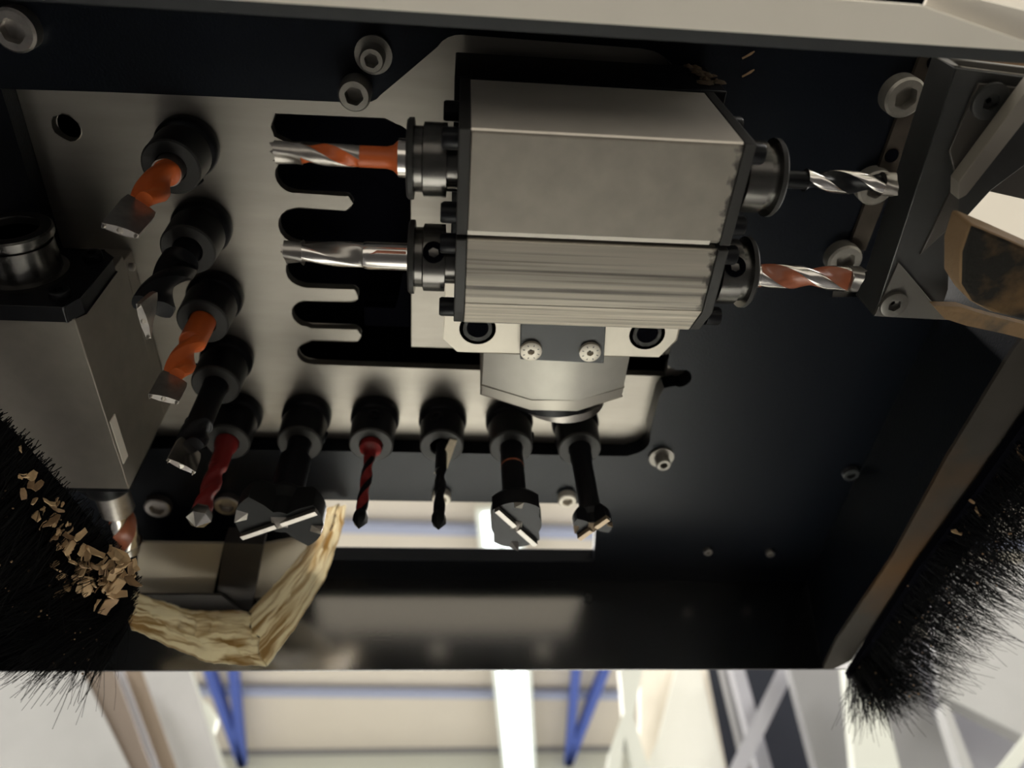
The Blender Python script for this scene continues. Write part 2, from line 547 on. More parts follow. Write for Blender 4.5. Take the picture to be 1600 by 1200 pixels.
slab('crossing_bar', 'pale lilac bar leaning left over the slate panel', 'bar', [(797.3, 1570.0, 1024.1), (812.6, 1570.0, 987.2), (611.6, 1570.0, 736.9), (574.1, 1570.0, 737.4)], M['lilac'])
slab('enclosure_panel', 'mid grey panel behind the end of the right brush', 'panel', [(777.4, 1500.0, 1011.4), (1076.8, 1500.0, 1011.3), (1034.2, 1500.0, 697.6), (747.0, 1500.0, 701.7)], M['midpanel'])
slab('machine_rail', 'bright white rail behind the fanned end of the right brush', 'rail', [(851.6, 1400.0, 928.3), (901.9, 1400.0, 867.9), (856.2, 1400.0, 652.7), (765.4, 1400.0, 654.0)], M['white'])
slab('enclosure_panel', 'pale grey panel behind the long right brush bristles', 'panel', [(1188.4, 1430.0, 1199.1), (1544.6, 1430.0, 1202.9), (1236.0, 1430.0, 730.6), (1171.3, 1430.0, 757.6), (1042.0, 1430.0, 849.1)], M['greypanel'])
slab('enclosure_panel', 'bluish grey panel below the pale grey panel at the right', 'panel', [(1095.8, 1560.0, 1069.5), (1526.6, 1560.0, 1069.7), (1299.6, 1560.0, 722.4), (965.1, 1560.0, 727.1)], M['lilac'])
slab('machine_rail', 'thin lilac rail beside the mid grey panel at the right', 'rail', [(973.3, 1350.0, 781.3), (989.0, 1350.0, 781.2), (966.8, 1350.0, 627.4), (942.8, 1350.0, 627.7)], M['greypanel'])
slab('machine_rail', 'white rail rising to the right in the lowest right part', 'rail', [(942.6, 1300.0, 604.0), (1201.9, 1300.0, 783.9), (1171.8, 1300.0, 737.9), (979.9, 1300.0, 603.4)], M['white'])

# machine bed under the boring head (never in frame, added and sized to keep light off the underside)
tag(obj('unseen_bed', G().box(-1900, 1500, -420, 2000, -330, -290), M['bed']), 'unseen dark bed added below the boring head to block light', 'machine bed')
tag(obj('bounce_board', G().box(-240, 330, 440, 1120, -289.5, -271), M['white']), 'unseen pale board added on the bed to throw light upward', 'board')  # added out of view, placed to brighten the plate from below

# ------------------------------------------------------------------ hood of the machine
hood = thing('machine_hood', 'blue black sheet metal hood around the boring spindles', 'machine hood', (0, 180, 279))
ZP, ZA = 279.0, 288.0
outer = [(-240, 42), (174, 42), (176, 60), (181, 163), (214, 163), (211, 351), (-240, 351)]
cut = ([(-156, 90.5)] + [(-120, 89.6), (-37, 88.6)] + arc(-34, 80, 8.6, 90, 40, 4) + [(-17.5, 77)] + arc(0.5, 74, 10, 215, 270, 4)
       + [(62, 64.8)] + arc(64, 78, 13, 280, 330, 4) + [(84, 78), (88, 86)]
       + [(97.0, 190), (97.3, 198), (101.5, 201.0)] + arc(105.0, 205.5, 5.0, -70, 110, 8) + [(98.5, 211.5), (97.0, 216), (96.5, 238)] + arc(88, 244, 9.5, 0, 60, 5) + [(88, 254.2), (-120, 254.6), (-150, 255.5), (-158, 240)])
opening = [(-75, 288), (77.5, 288), (82.0, 334), (-75, 334)]
slot = [(166.7, 130.2, 279.0), (168.8, 141.5, 279.0), (167.7, 148.5, 279.0), (166.0, 146.1, 279.0), (165.4, 135.7, 279.0)]
slot2 = [(161.0, 154.3, 279.0), (172.4, 153.8, 279.0), (174.4, 159.4, 279.0), (162.0, 159.9, 279.0)]
slot = [p[:2] for p in slot]
slot2 = [p[:2] for p in slot2]
g = G().prism([at_z(outer, ZP), at_z(cut, ZP), at_z(opening, ZP), at_z(slot, ZP), at_z(slot2, ZP)], (0, 0, 8.5))
obj('ceiling_panel', g, M['paint'], hood, 0.5)
obj('back_lip', G().box(-260, 214, 350, 350.8, 222.6, 287), M['lip'], hood)
obj('gap_rail', G().box(-75, 84, 338, 342, 288, 291.5), M['midpanel'], hood)
# right side wall: slightly leaning sheet and its bottom flange
inner_e = [(206.9, 125.6, 222.0), (203.5, 150.3, 222.0), (201.3, 199.7, 222.0), (201.6, 260.5, 222.0), (196.3, 324.9, 222.0)]
outer_e = [(210.1, 341.6, 222.0), (214.3, 265.7, 222.0), (220.0, 208.9, 222.0), (224.0, 158.4, 222.0)]
g = G().prism(inner_e + [(197.6, 349.5, 222), (203, 349.5, 222)] + outer_e, (0, 0, 1.6))
obj('side_flange', g, M['flange'], hood)
g = G()
tops = [(214, 130, 287), (214, 160, 287), (213, 205, 287), (212, 260, 287), (211, 330, 287), (210.8, 349.5, 287)]
bots = [(p[0], p[1], 223.6) for p in inner_e] + [(197.6, 349.5, 223.6)]
g.rings([[t_, b_, (b_[0] + 1.5, b_[1], b_[2]), (t_[0] + 1.5, t_[1], t_[2])] for t_, b_ in zip(tops, bots)], smooth=False)
obj('side_wall', g, M['paint'], hood)
g = G().box(-262, -240, 42, 353, 215, 290)
obj('side_wall', g, M['paint'], hood)
# front flange (cream), its dark inner strip, and the hood's closed back
g = G().prism([(-240, 31.0, 200)] + [(111.6, 32.7, 200.0), (148.9, 40.8, 200.0)] + [(160, 41.5, 200), (-240, 41.5, 200)], (0, 0, 1.5))
tag(obj('front_flange', g, M['cream'], hood, 0.3), 'cream front flange of the hood')
obj('front_strip', G().box(-240, 260, 41.6, 44.6, 201, 206), M['dark'], hood)
obj('front_wall', G().box(-240, 105, 41.6, 43, 206, 315), M['midpanel'], hood)
obj('hood_cover', G().prism([(-240, 43, 318), (-240, 190, 318), (-240, 266, 292), (-240, 266, 295), (-240, 190, 321), (-240, 43, 321)], (388, 0, 0)).box(145, 148, 43, 264, 287.6, 318).box(-240, 148, 265, 266, 287.6, 292).box(-243, -240, 43, 266, 287, 321), M['void'], hood)
g = G().prism([(114.7, 33.4, 204.0), (114.9, 31.8, 204.0), (127.9, 31.2, 204.0), (147.9, 33.9, 204.0), (152.0, 41.9, 204.0)], (0, 0, 1.2))
tag(obj('corner_sheet', g, M['cream'], hood), 'thin cream corner sheet')


def hood_bolt(x, y, r, m, z=ZP, h=5.0, washer=None, tilt=(0, 0), slotted=False):
    g = G()
    o = Vector((x, y, z))
    ax = (tilt[0], tilt[1], -1)
    if washer:
        gw = G().lathe([(0, washer), (1.3, washer), (1.3, r * 0.7), (0, r * 0.7)], o, ax, 28)
        g = screw_geo(g, o + Vector((0, 0, -1.3)), ax, r, h, r * 0.52)
        b = obj('bolt', g, m, hood)
        obj('washer', gw, m, b)
    else:
        g = screw_geo(g, o, ax, r, h, r * 0.52)
        b = obj('bolt', g, m, hood)
    return b


hood_bolt(-29.2, 72.0, 4.2, M['zinc'], washer=6.4, h=7)
hood_bolt(-35.6, 84.0, 5.6, M['zinc'], h=8)
hood_bolt(158.5, 74.5, 7.2, M['zinc'], h=6.5)
hood_bolt(160.5, 108.5, 7.0, M['zinc'], h=6)
hood_bolt(158.8, 140.0, 7.0, M['zinc'], h=6)
hood_bolt(105.0, 254.0, 3.6, M['zinc'], washer=6.2, h=5.5)
hood_bolt(61.0, 283.0, 4.8, M['bracket'], h=4)  # paler metal imitates the light this bolt catches from the opening
hood_bolt(-3.2, 283.0, 4.8, M['bracket'], h=4)  # same pale metal in place of light from the opening
hood_bolt(-144, 292.5, 6.5, M['dullsteel'], h=4)
hood_bolt(-110, 290.0, 6.5, M['dullsteel'], h=4)
hood_bolt(-143.5, 70.0, 7.0, M['dullsteel'], h=6)
hood_bolt(-76.8, 56.0, 5.0, M['zinc'], h=4)
hood_bolt(-92.0, 53.5, 5.0, M['zinc'], h=4)
hood_bolt(144.2, 323.0, 2.4, M['dullsteel'], h=2.5)
hood_bolt(180.0, 324.0, 2.4, M['dullsteel'], h=2.5)
hood_bolt(205.0, 262.0, 4.0, M['dark'], h=3)
# small screw on the lip
g = screw_geo(G(), (79, 349.9, 266), (0, -1, 0), 2.2, 2, 1.1)
obj('bolt', g, M['dark'], hood)
# dusty rail under the right edge of the panel
g = G().prism([[(160.6, 61.3, 277.0), (168.6, 62.3, 277.0), (167.6, 136.6, 277.0), (160.3, 135.8, 277.0)]], (0, 0, 1.8))
rail = obj('rail_strip', g, M['rail'], hood)
for px in ((166.3, 62.8, 276.8), (163.5, 96.7, 276.8)):
    g = G().lathe([(0, 2.6), (0.4, 2.6)], px, (0, 0, -1), 18)
    obj('rail_hole', g, M['void'], rail)

# ------------------------------------------------------------------ comb-shaped spindle plate
sp = thing('spindle_plate', 'comb slotted bare aluminium plate above all the spindles', 'plate', (0, 180, 288))
xt, xf, rr = -69.2, -41.0, 2.7
hole = [(-66.5, 97.2), (-60, 96.6), (-27, 96.8)] + arc(-24, 105.5, 7.5, 280, 340, 4) + [(-17.8, 110)]
hole += [(-17.8, 198.3), (100, 198.8), (101, 211), (-62, 209.8)]
hole += arc(-63.5, 204, 5.5, 110, 230, 6)
ys = [(196.8, 190.2), (176.2, 169.8), (155.0, 150.0), (133.8, 127.8), (113.8, 108.4)]
for k, (a, b) in enumerate(ys):
    hole += [(-62, a)] + arc(xf - rr, (a + b) / 2, (a - b) / 2, 90, -90, 6) + [(-62, b)]
    nxt = ys[k + 1][0] if k + 1 < len(ys) else 97.2
    if k + 1 < len(ys):
        c = (b + nxt) / 2
        hole += arc(-62.5, c, (b - nxt) / 2 - 0.3, 100, 260, 8)
hole += [(-67.8, 105.5), (-68.6, 102)]
plate_out = [(-170, 60), (86, 60), (96, 90), (118, 190), (118, 262), (-170, 262)]
bore = [(-142.3 + 5 * math.cos(i * math.pi / 8), 106.2 + 5 * math.sin(i * math.pi / 8)) for i in range(16)]
g = G().prism([at_z(plate_out, ZA), at_z(hole, ZA), at_z(bore, ZA)], (0, 0, 3.5))
obj('comb_plate', g, M['plate'], sp, 0.4)
g = G().prism([(-40, 196, 300), (-16, 196, 300), (-16, 168, 300), (-22, 168, 300), (-26, 186, 300), (-40, 186, 300)], (0, 0, 6))
obj('inner_block', g, M['void'], sp)

# ------------------------------------------------------------------ drill chucks and bits
def chuck(label, org, d, group, scale=1.0, prof=None, mouth=23.0, setang=None, m=None, bore_r=5.3):
    t = thing('drill_chuck', label, 'drill chuck', org, group)
    d = Vector(d).normalized()
    prof = prof or [(0, 11.0), (1.0, 11.4), (5.2, 11.4), (6.6, 10.6), (7.2, 9.6), (9.0, 9.6), (9.3, 10.4), (21.5, 10.1)]
    g = G().lathe(prof, org, d, 40)
    obj('chuck_body', g, m or M['black'], t)
    r1 = prof[-1][1]
    L = prof[-1][0]
    g = G().lathe([(L, r1), (mouth - 0.6, r1), (mouth, r1 - 0.6), (mouth, bore_r + 0.2), (mouth - 0.6, bore_r), (mouth - 8, bore_r), (mouth - 8, 0)], org, d, 40)
    obj('chuck_mouth', g, M['blackring'], t)
    if setang is not None:
        u = d.orthogonal().normalized()
        q = Matrix.Rotation(math.radians(setang), 3, d)
        u = q @ u
        g = screw_geo(G(), Vector(org) + d * (L * 0.62) + u * (r1 - 0.7), u, 3.0, 1.6, 1.3, 1.2, n=24)
        obj('set_screw', g, M['black'], t)
    return t


def frame_for(d):
    return Vector(d).normalized().to_track_quat('Z', 'Y')


def fluted(g, z0, z1, r, turns, depth=0.42, half=62, n=32, steps=30, ph=0.0, mi_land=0, mi_flute=1, nf=2, r_end=None):
    rs = []
    flags = []
    for i in range(steps + 1):
        s_ = i / steps
        z = z0 + (z1 - z0) * s_
        tw = ph + 2 * math.pi * turns * s_
        rr_ = r if r_end is None else r + (r_end - r) * s_
        fade = min(1.0, s_ / 0.08 + 0.05)
        ring = []
        for j in range(n):
            th = 2 * math.pi * j / n
            k = (math.degrees(th) % (360 / nf)) - 180 / nf
            wgt = 0.0
            if abs(k) < half:
                wgt = math.cos(math.radians(k) * 90 / half)
            rad = rr_ * (1 - depth * fade * wgt)
            ring.append((rad * math.cos(th + tw), rad * math.sin(th + tw), z))
        rs.append(ring)

    def mf(i, j):
        k = (360 * (j + 0.5) / n) % (360 / nf) - 180 / nf
        return mi_flute if abs(k) < half - 4 else mi_land
    g.rings(rs, smooth=True, mf=mf, mi=mi_land)
    return g


def spurs(g, r, z, h, ang, mi=0, wdt=0.35, which=(0, math.pi)):
    for s in which:
        pts = []
        for a in (-wdt, wdt):
            for rr_ in (r * 0.72, r):
                pts.append((rr_ * math.cos(ang + s + a), rr_ * math.sin(ang + s + a), z))
        tip = (r * 0.97 * math.cos(ang + s + wdt * 0.8), r * 0.97 * math.sin(ang + s + wdt * 0.8), z + h)
        n = len(g.v)
        g.v += pts + [tip]
        for f in ((0, 1, 4), (1, 3, 4), (3, 2, 4), (2, 0, 4), (0, 2, 3, 1)):
            g.face([n + q for q in f], mi)


def drill_bit(name, label, org, d, L, shank, shank_m, body, land_m, flute_m, head_m, head='brad', group=None, spin=0.0, turns=0.9, collar=None, depth=0.42, half=62, hl=None, flare=None):
    """local +Z runs from the chuck mouth to the tip. shank=(r, length), body=(r), head length taken from L"""
    t = thing(name, label, 'drill bit', org, group)
    t.rotation_mode = 'QUATERNION'
    t.rotation_quaternion = frame_for(d)
    sr, sl = shank
    r = body
    hl = hl or {'brad': 5.5, 'point': 4.0, 'spear': 9.0, 'open': 12.0}.get(head, 6.0)
    pr_ = [(-7, sr), (sl - 1.2, sr), (sl, min(sr, r + 0.2))]
    if flare:
        pr_ = [(-7, flare), (2.6, flare), (4.2, sr + 0.5), (6.0, sr), (sl - 1.2, sr), (sl, min(sr, r + 0.2))]
    g = G().lathe(pr_, (0, 0, 0), (0, 0, 1), 28)
    obj('shank', g, shank_m, t, local=True)
    if collar:
        g = G().lathe([(collar[0], collar[2]), (collar[1], collar[2])], (0, 0, 0), (0, 0, 1), 28)
        obj('shank_ring', g, collar[3], t, local=True)
    g = fluted(G(), sl - 0.3, L - hl, r, turns, depth=depth, half=half, ph=spin)
    obj('fluted_body', g, [land_m, flute_m], t, local=True)
    a = spin + 2 * math.pi * turns
    g = G()
    z = L - hl
    if head == 'brad':
        fluted(g, z - 0.2, L - 1.6, r * 1.03, 0.06, depth=0.38, half=50, steps=4, ph=a, mi_flute=0)
        g.lathe([(L - 1.8, r * 0.34), (L, 0.05)], (0, 0, 0), (0, 0, 1), 10)
        spurs(g, r * 1.03, L - 1.7, 1.3, a + 0.2)
    elif head == 'point':
        fluted(g, z - 0.2, L - r * 0.9, r * 1.03, 0.05, depth=0.3, half=50, steps=3, ph=a, mi_flute=0)
        g.lathe([(L - r * 0.95, r * 0.98), (L, 0.05)], (0, 0, 0), (0, 0, 1), 18)
    elif head == 'spear':
        g.lathe([(z - 0.3, r), (z + 2.0, r * 1.25), (z + 5.0, r * 1.25), (L, 0.05)], (0, 0, 0), (0, 0, 1), 6)
    elif head == 'open':
        # flat carbide blade across the full diameter, square end with spur corners
        rs = []
        for q in range(6):
            zz = z - 0.4 + (hl - 0.6) * q / 5
            tw = a + math.pi / 2 + 0.35 * q / 5
            k = 1.0 if q else 0.9
            rs.append([(r * k * cx * math.cos(tw) - 1.25 * cy * math.sin(tw), r * k * cx * math.sin(tw) + 1.25 * cy * math.cos(tw), zz)
                       for cx, cy in ((-1, -0.6), (-0.3, -1), (0.3, -1), (1, -0.6), (1, 0.6), (0.3, 1), (-0.3, 1), (-1, 0.6))])
        g.rings(rs, smooth=False)
        g.lathe([(L - 1.2, 1.2), (L + 0.4, 0.05)], (0, 0, 0), (0, 0, 1), 6)
        for sg in (-1, 1):
            cx, cy = sg * (r - 0.7) * math.cos(tw), sg * (r - 0.7) * math.sin(tw)
            g.lathe([(L - 1.2, 0.75), (L + 0.6, 0.1)], (cx, cy, 0), (0, 0, 1), 5)
    obj('cutting_tip', g, head_m, t, local=True)
    return t


def boring_cutter(label, org, d, L, shank, shank_m, Rr, hl, head_m, blade_m, spin=0.0, band=None, group=None, gap_=1.0):
    """hinge boring cutter: shank, wide two-winged head, carbide blades, centre point"""
    t = thing('boring_cutter', label, 'drill bit', org, group)
    t.rotation_mode = 'QUATERNION'
    t.rotation_quaternion = frame_for(d)
    sr, sl = shank
    z0 = L - hl
    g = G().lathe([(-7, 5.0), (sl * 0.35, 5.0), (sl * 0.4, sr), (z0 + 1, sr)], (0, 0, 0), (0, 0, 1), 28)
    obj('shank', g, shank_m, t, local=True)
    if band:
        g = G().lathe([(band, sr + 0.08), (band + 0.9, sr + 0.08)], (0, 0, 0), (0, 0, 1), 28)
        obj('shank_ring', g, M['rust'], t, local=True)
    n = 40
    rs = []
    for zz, k, gap in ((z0 - 0.5, sr / Rr * 0.98, 0), (z0 + hl * 0.22, 0.86, 0.35), (z0 + hl * 0.38, 1.0, 0.62), (L - 3.0, 1.0, 0.66)):
        ring = []
        for j in range(n):
            th = 2 * math.pi * j / n
            kk = (math.degrees(th) % 180) - 90
            rad = Rr * k
            if abs(kk) < 44:
                rad *= 1 - gap * gap_ * min(1, (44 - abs(kk)) / 14)
            ring.append((rad * math.cos(th + spin), rad * math.sin(th + spin), zz))
        rs.append(ring)
    g = G().rings(rs, smooth=True)
    obj('cutter_head', g, head_m, t, local=True, angle=25)
    for s in (0, math.pi):
        ca, sa = math.cos(spin + s + 0.62), math.sin(spin + s + 0.62)
        g = G()
        pts = []
        for (u_, v_) in ((1.2, -1.1), (Rr * 0.99, -1.1), (Rr * 0.99, 1.0), (1.2, 1.0)):
            pts.append((u_ * ca - v_ * sa, u_ * sa + v_ * ca, L - 5.5))
        g.prism(pts, (0, 0, 4.6))
        obj('cutting_blade', g, blade_m, t, local=True)
        g = G()
        spurs(g, Rr, L - 3.1, 2.6, spin - 0.1, wdt=0.16, which=(s,))
        obj('spur', g, blade_m, t, local=True)
    g = G().lathe([(L - 3.2, sr * 0.7), (L - 2.4, sr * 0.45), (L + 0.4, 0.05)], (0, 0, 0), (0, 0, 1), 4)
    obj('centre_point', g, blade_m, t, local=True)
    return t


X0, Y0, PT = -99.45, 238.05, 32.0
CG = 'black drill chucks under the comb plate'
names_col = {4: 'black chuck at the top of the left column, holding the highest orange bit',
             3: 'black chuck below the topmost one in the left column',
             2: 'black chuck in the middle of the left column, holding the second orange bit',
             1: 'black chuck just above the corner chuck of the left column'}
for j, lb in names_col.items():
    chuck(lb, (X0, Y0 - PT * j, ZA), (0, 0, -1), CG, setang=40 * j)
names_row = {0: 'black corner chuck where column and row meet, holding the thick red bit',
             1: 'black chuck second in the front row, holding the widest boring cutter',
             2: 'black chuck third in the front row, holding the thin red bit',
             3: 'black chuck fourth in the front row, with a wood splinter in its mouth',
             4: 'black chuck fifth in the front row, holding the faceted boring cutter',
             5: 'black chuck at the right end of the front row'}
for i, lb in names_row.items():
    chuck(lb, (X0 + PT * i, Y0, ZA), (0, 0, -1), CG, setang=(70, 200, 310, 330, 215, 80)[i])

ZM = ZA - 23.0
LV = 50.3
DN = (0, 0, -1)


def vpos(i, j=0):
    return (X0 + PT * i, Y0 - PT * j, ZM)


drill_bit('drill_bit', 'orange coated bit with steel tip, highest of the left column', vpos(0, 4), DN, LV, (5.0, 5), M['dullsteel'], 5.2, M['orange'], M['orange'], M['dullsteel'], 'open', spin=0.9, turns=0.5, depth=0.62, half=72, hl=19)
drill_bit('drill_bit', 'black bit with wide bright steel tip in the left column', vpos(0, 3), DN, LV, (5.0, 10), M['black'], 6.6, M['black'], M['black'], M['dullsteel'], 'open', spin=2.2, turns=0.6, depth=0.62, half=70, hl=10)
drill_bit('drill_bit', 'orange coated bit in the middle of the left column', vpos(0, 2), DN, LV, (5.0, 14), M['orange'], 5.0, M['orange'], M['orange'], M['dullsteel'], 'open', spin=0.3, turns=0.6, depth=0.58, half=70, hl=13)
drill_bit('drill_bit', 'black bit with square bright tip just left of the thick red bit', vpos(0, 1), DN, LV, (5.0, 26), M['black'], 5.6, M['black'], M['black'], M['steel'], 'open', spin=1.2, turns=0.4, depth=0.5)
drill_bit('drill_bit', 'thick dark red bit with bright steel tip under the corner chuck', vpos(0, 0), DN, LV, (3.9, 16), M['red'], 3.9, M['red'], M['red'], M['steel'], 'spear', spin=0.5, turns=0.9, depth=0.3, flare=5.0)
boring_cutter('widest boring cutter, black with large flat wings, second in the front row', vpos(1), DN, LV, (6.8, 26), M['black'], 17.5, 19, M['blackhead'], M['dullsteel'], spin=-0.16)
drill_bit('drill_bit', 'thin dark red bit with black pointed tip in the front row', vpos(2), DN, LV, (2.5, 9), M['red'], 2.5, M['black'], M['red'], M['black'], 'spear', spin=0.4, turns=1.1, depth=0.3, flare=4.9)
drill_bit('drill_bit', 'thin all black bit with pointed tip in the front row', vpos(3), DN, LV, (2.6, 16), M['black'], 2.5, M['black'], M['black'], M['black'], 'spear', spin=0.8, turns=1.0, depth=0.3)
boring_cutter('black boring cutter with faceted head and slanted blade, fifth in the front row', vpos(4), DN, LV, (5.2, 20), M['black'], 13.6, 17, M['black'], M['carbide'], spin=1.66, band=12, gap_=0.35)
boring_cutter('slim boring cutter with worn brass coloured spurs, right end of the front row', vpos(5), DN, LV, (4.6, 22), M['black'], 8.2, 13, M['black'], M['brass'], spin=0.25)

# ------------------------------------------------------------------ the two horizontal boring units
def hunit(label, yc, y0, y1, cham, zc=220.0):
    t = thing('horizontal_boring_unit', label, 'boring unit', (40, yc, 204))
    XL, XR = 3.6, 78.2
    zb, zt = 203.6, 250.0
    if cham:
        sec = [(XL, y0, zt), (XL, y0, zb + 0.4), (XL, y0 + 0.6, zb), (XL, y1 - 8.5, zb), (XL, y1 - 8.5, zt)]
        obj('housing', G().prism(sec, (XR - XL, 0, 0)), M['house2'], t, 0.3)
        sec = [(XL, y1 - 8.4, zt), (XL, y1 - 8.4, zb + 0.02), (XL, y1 + 3.5, zb + 7.6), (XL, y1 + 3.5, zt)]
        tag(obj('scored_edge', G().prism(sec, (XR - XL, 0, 0)), M['ribbed'], t, 0.3), 'pale slanted edge with score lines')
        yb = y1 + 3.0
    else:
        sec = [(XL, y0, zt), (XL, y0, zb + 0.4), (XL, y0 + 0.5, zb), (XL, y1 - 1.4, zb), (XL, y1, zb + 1.1), (XL, y1, zt)]
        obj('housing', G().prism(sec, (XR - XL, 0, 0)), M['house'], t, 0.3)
        yb = y1
        g = G().prism([(XL, y1 - 1.3, zb - 0.06), (XL, y1 + 0.2, zb + 0.42), (XL, y1 + 0.2, zb + 1.2), (XL, y1 - 1.3, zb + 0.6)], (XR - XL - 3, 0, 0))
        tag(obj('lit_bevel_strip', g, M['litedge'], t), 'bevelled rear edge with its light painted in')
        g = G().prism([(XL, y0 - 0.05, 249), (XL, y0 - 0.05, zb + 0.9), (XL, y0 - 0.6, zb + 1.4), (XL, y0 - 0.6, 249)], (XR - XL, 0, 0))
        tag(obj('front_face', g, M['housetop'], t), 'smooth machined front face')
    for (xa, xb, s) in ((0.3, XL, -1), (XR, XR + 3.3, 1)):
        z_low = zb - 0.3
        if cham:
            sec = [(xa, y0, zt), (xa, y0, z_low), (xa, y1 - 8, z_low), (xa, yb, zb + 7.0), (xa, yb, zt)]
        else:
            sec = [(xa, y0 - 0.8, zt), (xa, y0 - 0.8, z_low), (xa, yb, z_low), (xa, yb, zt)]
        obj('end_plate', G().prism(sec, (xb - xa, 0, 0)), M['blackring'], t, 0.3)
        xs = xa if s < 0 else xb
        for (yy, zz) in ((yc - 11.0, zc - 11.3), (yc + 11.0, zc - 11.3), (yc - 11.0, zc + 11.3), (yc + 11.0, zc + 11.3)):
            g = screw_geo(G(), (xs, yy, zz), (s, 0, 0), 3.0, 4.6, 1.4)
            obj('cap_screw', g, M['black'], t)
    return t


hunit('front horizontal boring unit, taupe aluminium block with smooth upper front face', 85.4, 70.6, 100.6, False)
hunit('rear horizontal boring unit, scratched aluminium block with pale scored edge', 117.2, 102.2, 132.0, True)
mb = tag(obj('mounting_block', G().box(-1.4, 86, 69.5, 136, 250.2, 278.6).box(6, 60, 80, 130, 278.6, 287.9), M['black'], None, 0.5), 'black mounting block above the two horizontal boring units', 'mounting block')
g = G()
for k in range(26):
    x, y, z = 84 + random.uniform(-5, 2.5), 69.5 + random.uniform(-0.8, 0.1), 262 + random.uniform(-7, 16)
    g.lathe([(0, random.uniform(1, 2.6)), (random.uniform(0.4, 1.0), 0.2)], (x, y + 0.2, z), (0, -1, 0), 7)
dst = tag(obj('dust_clump', g, M['dust'], mb), 'brown wood dust stuck on the corner')
dst['kind'] = 'stuff'

HP = [(0, 8.0), (3.0, 8.0), (3.2, 10.6), (9.8, 10.6), (10.2, 9.4), (12.4, 9.4), (12.7, 11.6)]
HG = 'black chucks of the horizontal boring units'
for (lb, yc, s, ang) in (('black horizontal chuck holding the orange bit', 85.2, -1, 250), ('black horizontal chuck with round screw hole holding the polished silver bit', 117.2, -1, 205),
                         ('dark shiny horizontal chuck at the right end of the front boring unit', 85.6, 1, 150), ('dark shiny horizontal chuck at the right end of the rear boring unit', 118.0, 1, 155)):
    x = 0.3 if s < 0 else 81.5
    chuck(lb, (x, yc, 220), (s, 0, 0), HG, prof=HP, mouth=14.6, m=M['chuck'], bore_r=6.2)
    u = Vector((0, -0.6, -0.8)).normalized()
    if yc > 100:
        g = screw_geo(G(), Vector((x + s * 6.6, yc, 220)) + u * 10.2, u, 3.3, 0.9, 1.5, 0.9, n=24)
        p = [o for o in bpy.data.objects if o.get('label') == lb][0]
        obj('set_screw', g, M['void'], p)

XLm, XRm = 0.3 - 14.6, 81.5 + 14.6
drill_bit('drill_bit', 'orange bit with spiral steel flute and spur tip, pointing left from the front boring unit', (XLm, 85.2, 220), (-1, 0, 0), 39.5, (3.1, 14), M['orange'], 3.2, M['dullsteel'], M['orange'], M['dullsteel'], 'brad', spin=2.4, turns=0.5, collar=(-2, 2.6, 5.6, M['steel']), depth=0.3, half=52, hl=9, flare=5.1)
drill_bit('drill_bit', 'polished silver bit with brown shank flat, pointing left from the rear boring unit', (XLm, 117.2, 220), (-1, 0, 0), 40, (4.5, 14), M['steel'], 4.0, M['steel'], M['carbide'], M['carbide'], 'brad', spin=0.2, turns=0.3, depth=0.35, hl=7)
drill_bit('drill_bit', 'slim silver bit pointing right from the front boring unit', (XRm, 85.8, 220), (1, 0, 0), 39.5, (2.7, 10), M['black'], 3.5, M['steel'], M['black'], M['dullsteel'], 'brad', spin=0.6, turns=0.7, depth=0.45)
drill_bit('drill_bit', 'silver bit with rust brown flutes pointing right from the rear boring unit', (XRm, 119.0, 220), (1, 0, 0), 40, (4.0, 4), M['steel'], 4.2, M['steel'], M['rust'], M['carbide'], 'brad', spin=1.4, turns=0.75, depth=0.38)
fl = obj('shank_flat', G().prism([(-15, 113.8, 216.5), (-24, 113.8, 216.5), (-26.5, 115, 216.1), (-27.4, 117, 215.75), (-26.5, 118.7, 215.9), (-24, 119.4, 216.1), (-15, 119.4, 216.1)], (0, 0, 0.8)), M['rust'], None)
sb = [o for o in bpy.data.objects if str(o.get('label', '')).startswith('polished silver bit')][0]
bpy.context.view_layer.update()
fl.parent = sb
fl.matrix_parent_inverse = sb.matrix_world.inverted()
fl['label'] = 'brown ground flat on the shank'

# ------------------------------------------------------------------ bracket and octagonal spindle housing behind them
br = thing('mounting_bracket', 'pale milled bracket with clipped corners behind the boring units', 'bracket', (42, 150, 247))
g = G().prism([(-3.0, 128, 247), (-2.9, 166.2, 247), (2.3, 171.7, 247), (31, 172.3, 247), (81.8, 171.4, 247), (87.6, 163.2, 247), (87.6, 128, 247)], (0, 0, 12))
obj('bracket_plate', g, M['bracket'], br, 0.4)
for x in (9.6, 75.4):
    g = G().lathe([(0.15, 7.0), (0.15, 5.6), (-3.5, 5.6), (-3.5, 0)], (x, 161.2, 247), (0, 0, -1), 28, mf=lambda i: 0)
    h_ = obj('counterbore', g, M['blackring'], br)
    g = G().lathe([(0.2, 4.2), (0.25, 0)], (x, 160.8, 247), (0, 0, -1), 24)
    obj('screw_hole', g, M['void'], h_)
sn = thing('sensor_block', 'dark block with two pale screws under the bracket', 'sensor', (42, 164, 244))
g = G().prism([(25.4, 152, 246.8), (26.6, 172.6, 246.8), (59.6, 173.4, 246.8), (57.6, 152, 246.8)], (0, 0, -3.0))
obj('sensor_body', g, M['dark'], sn, 0.3)
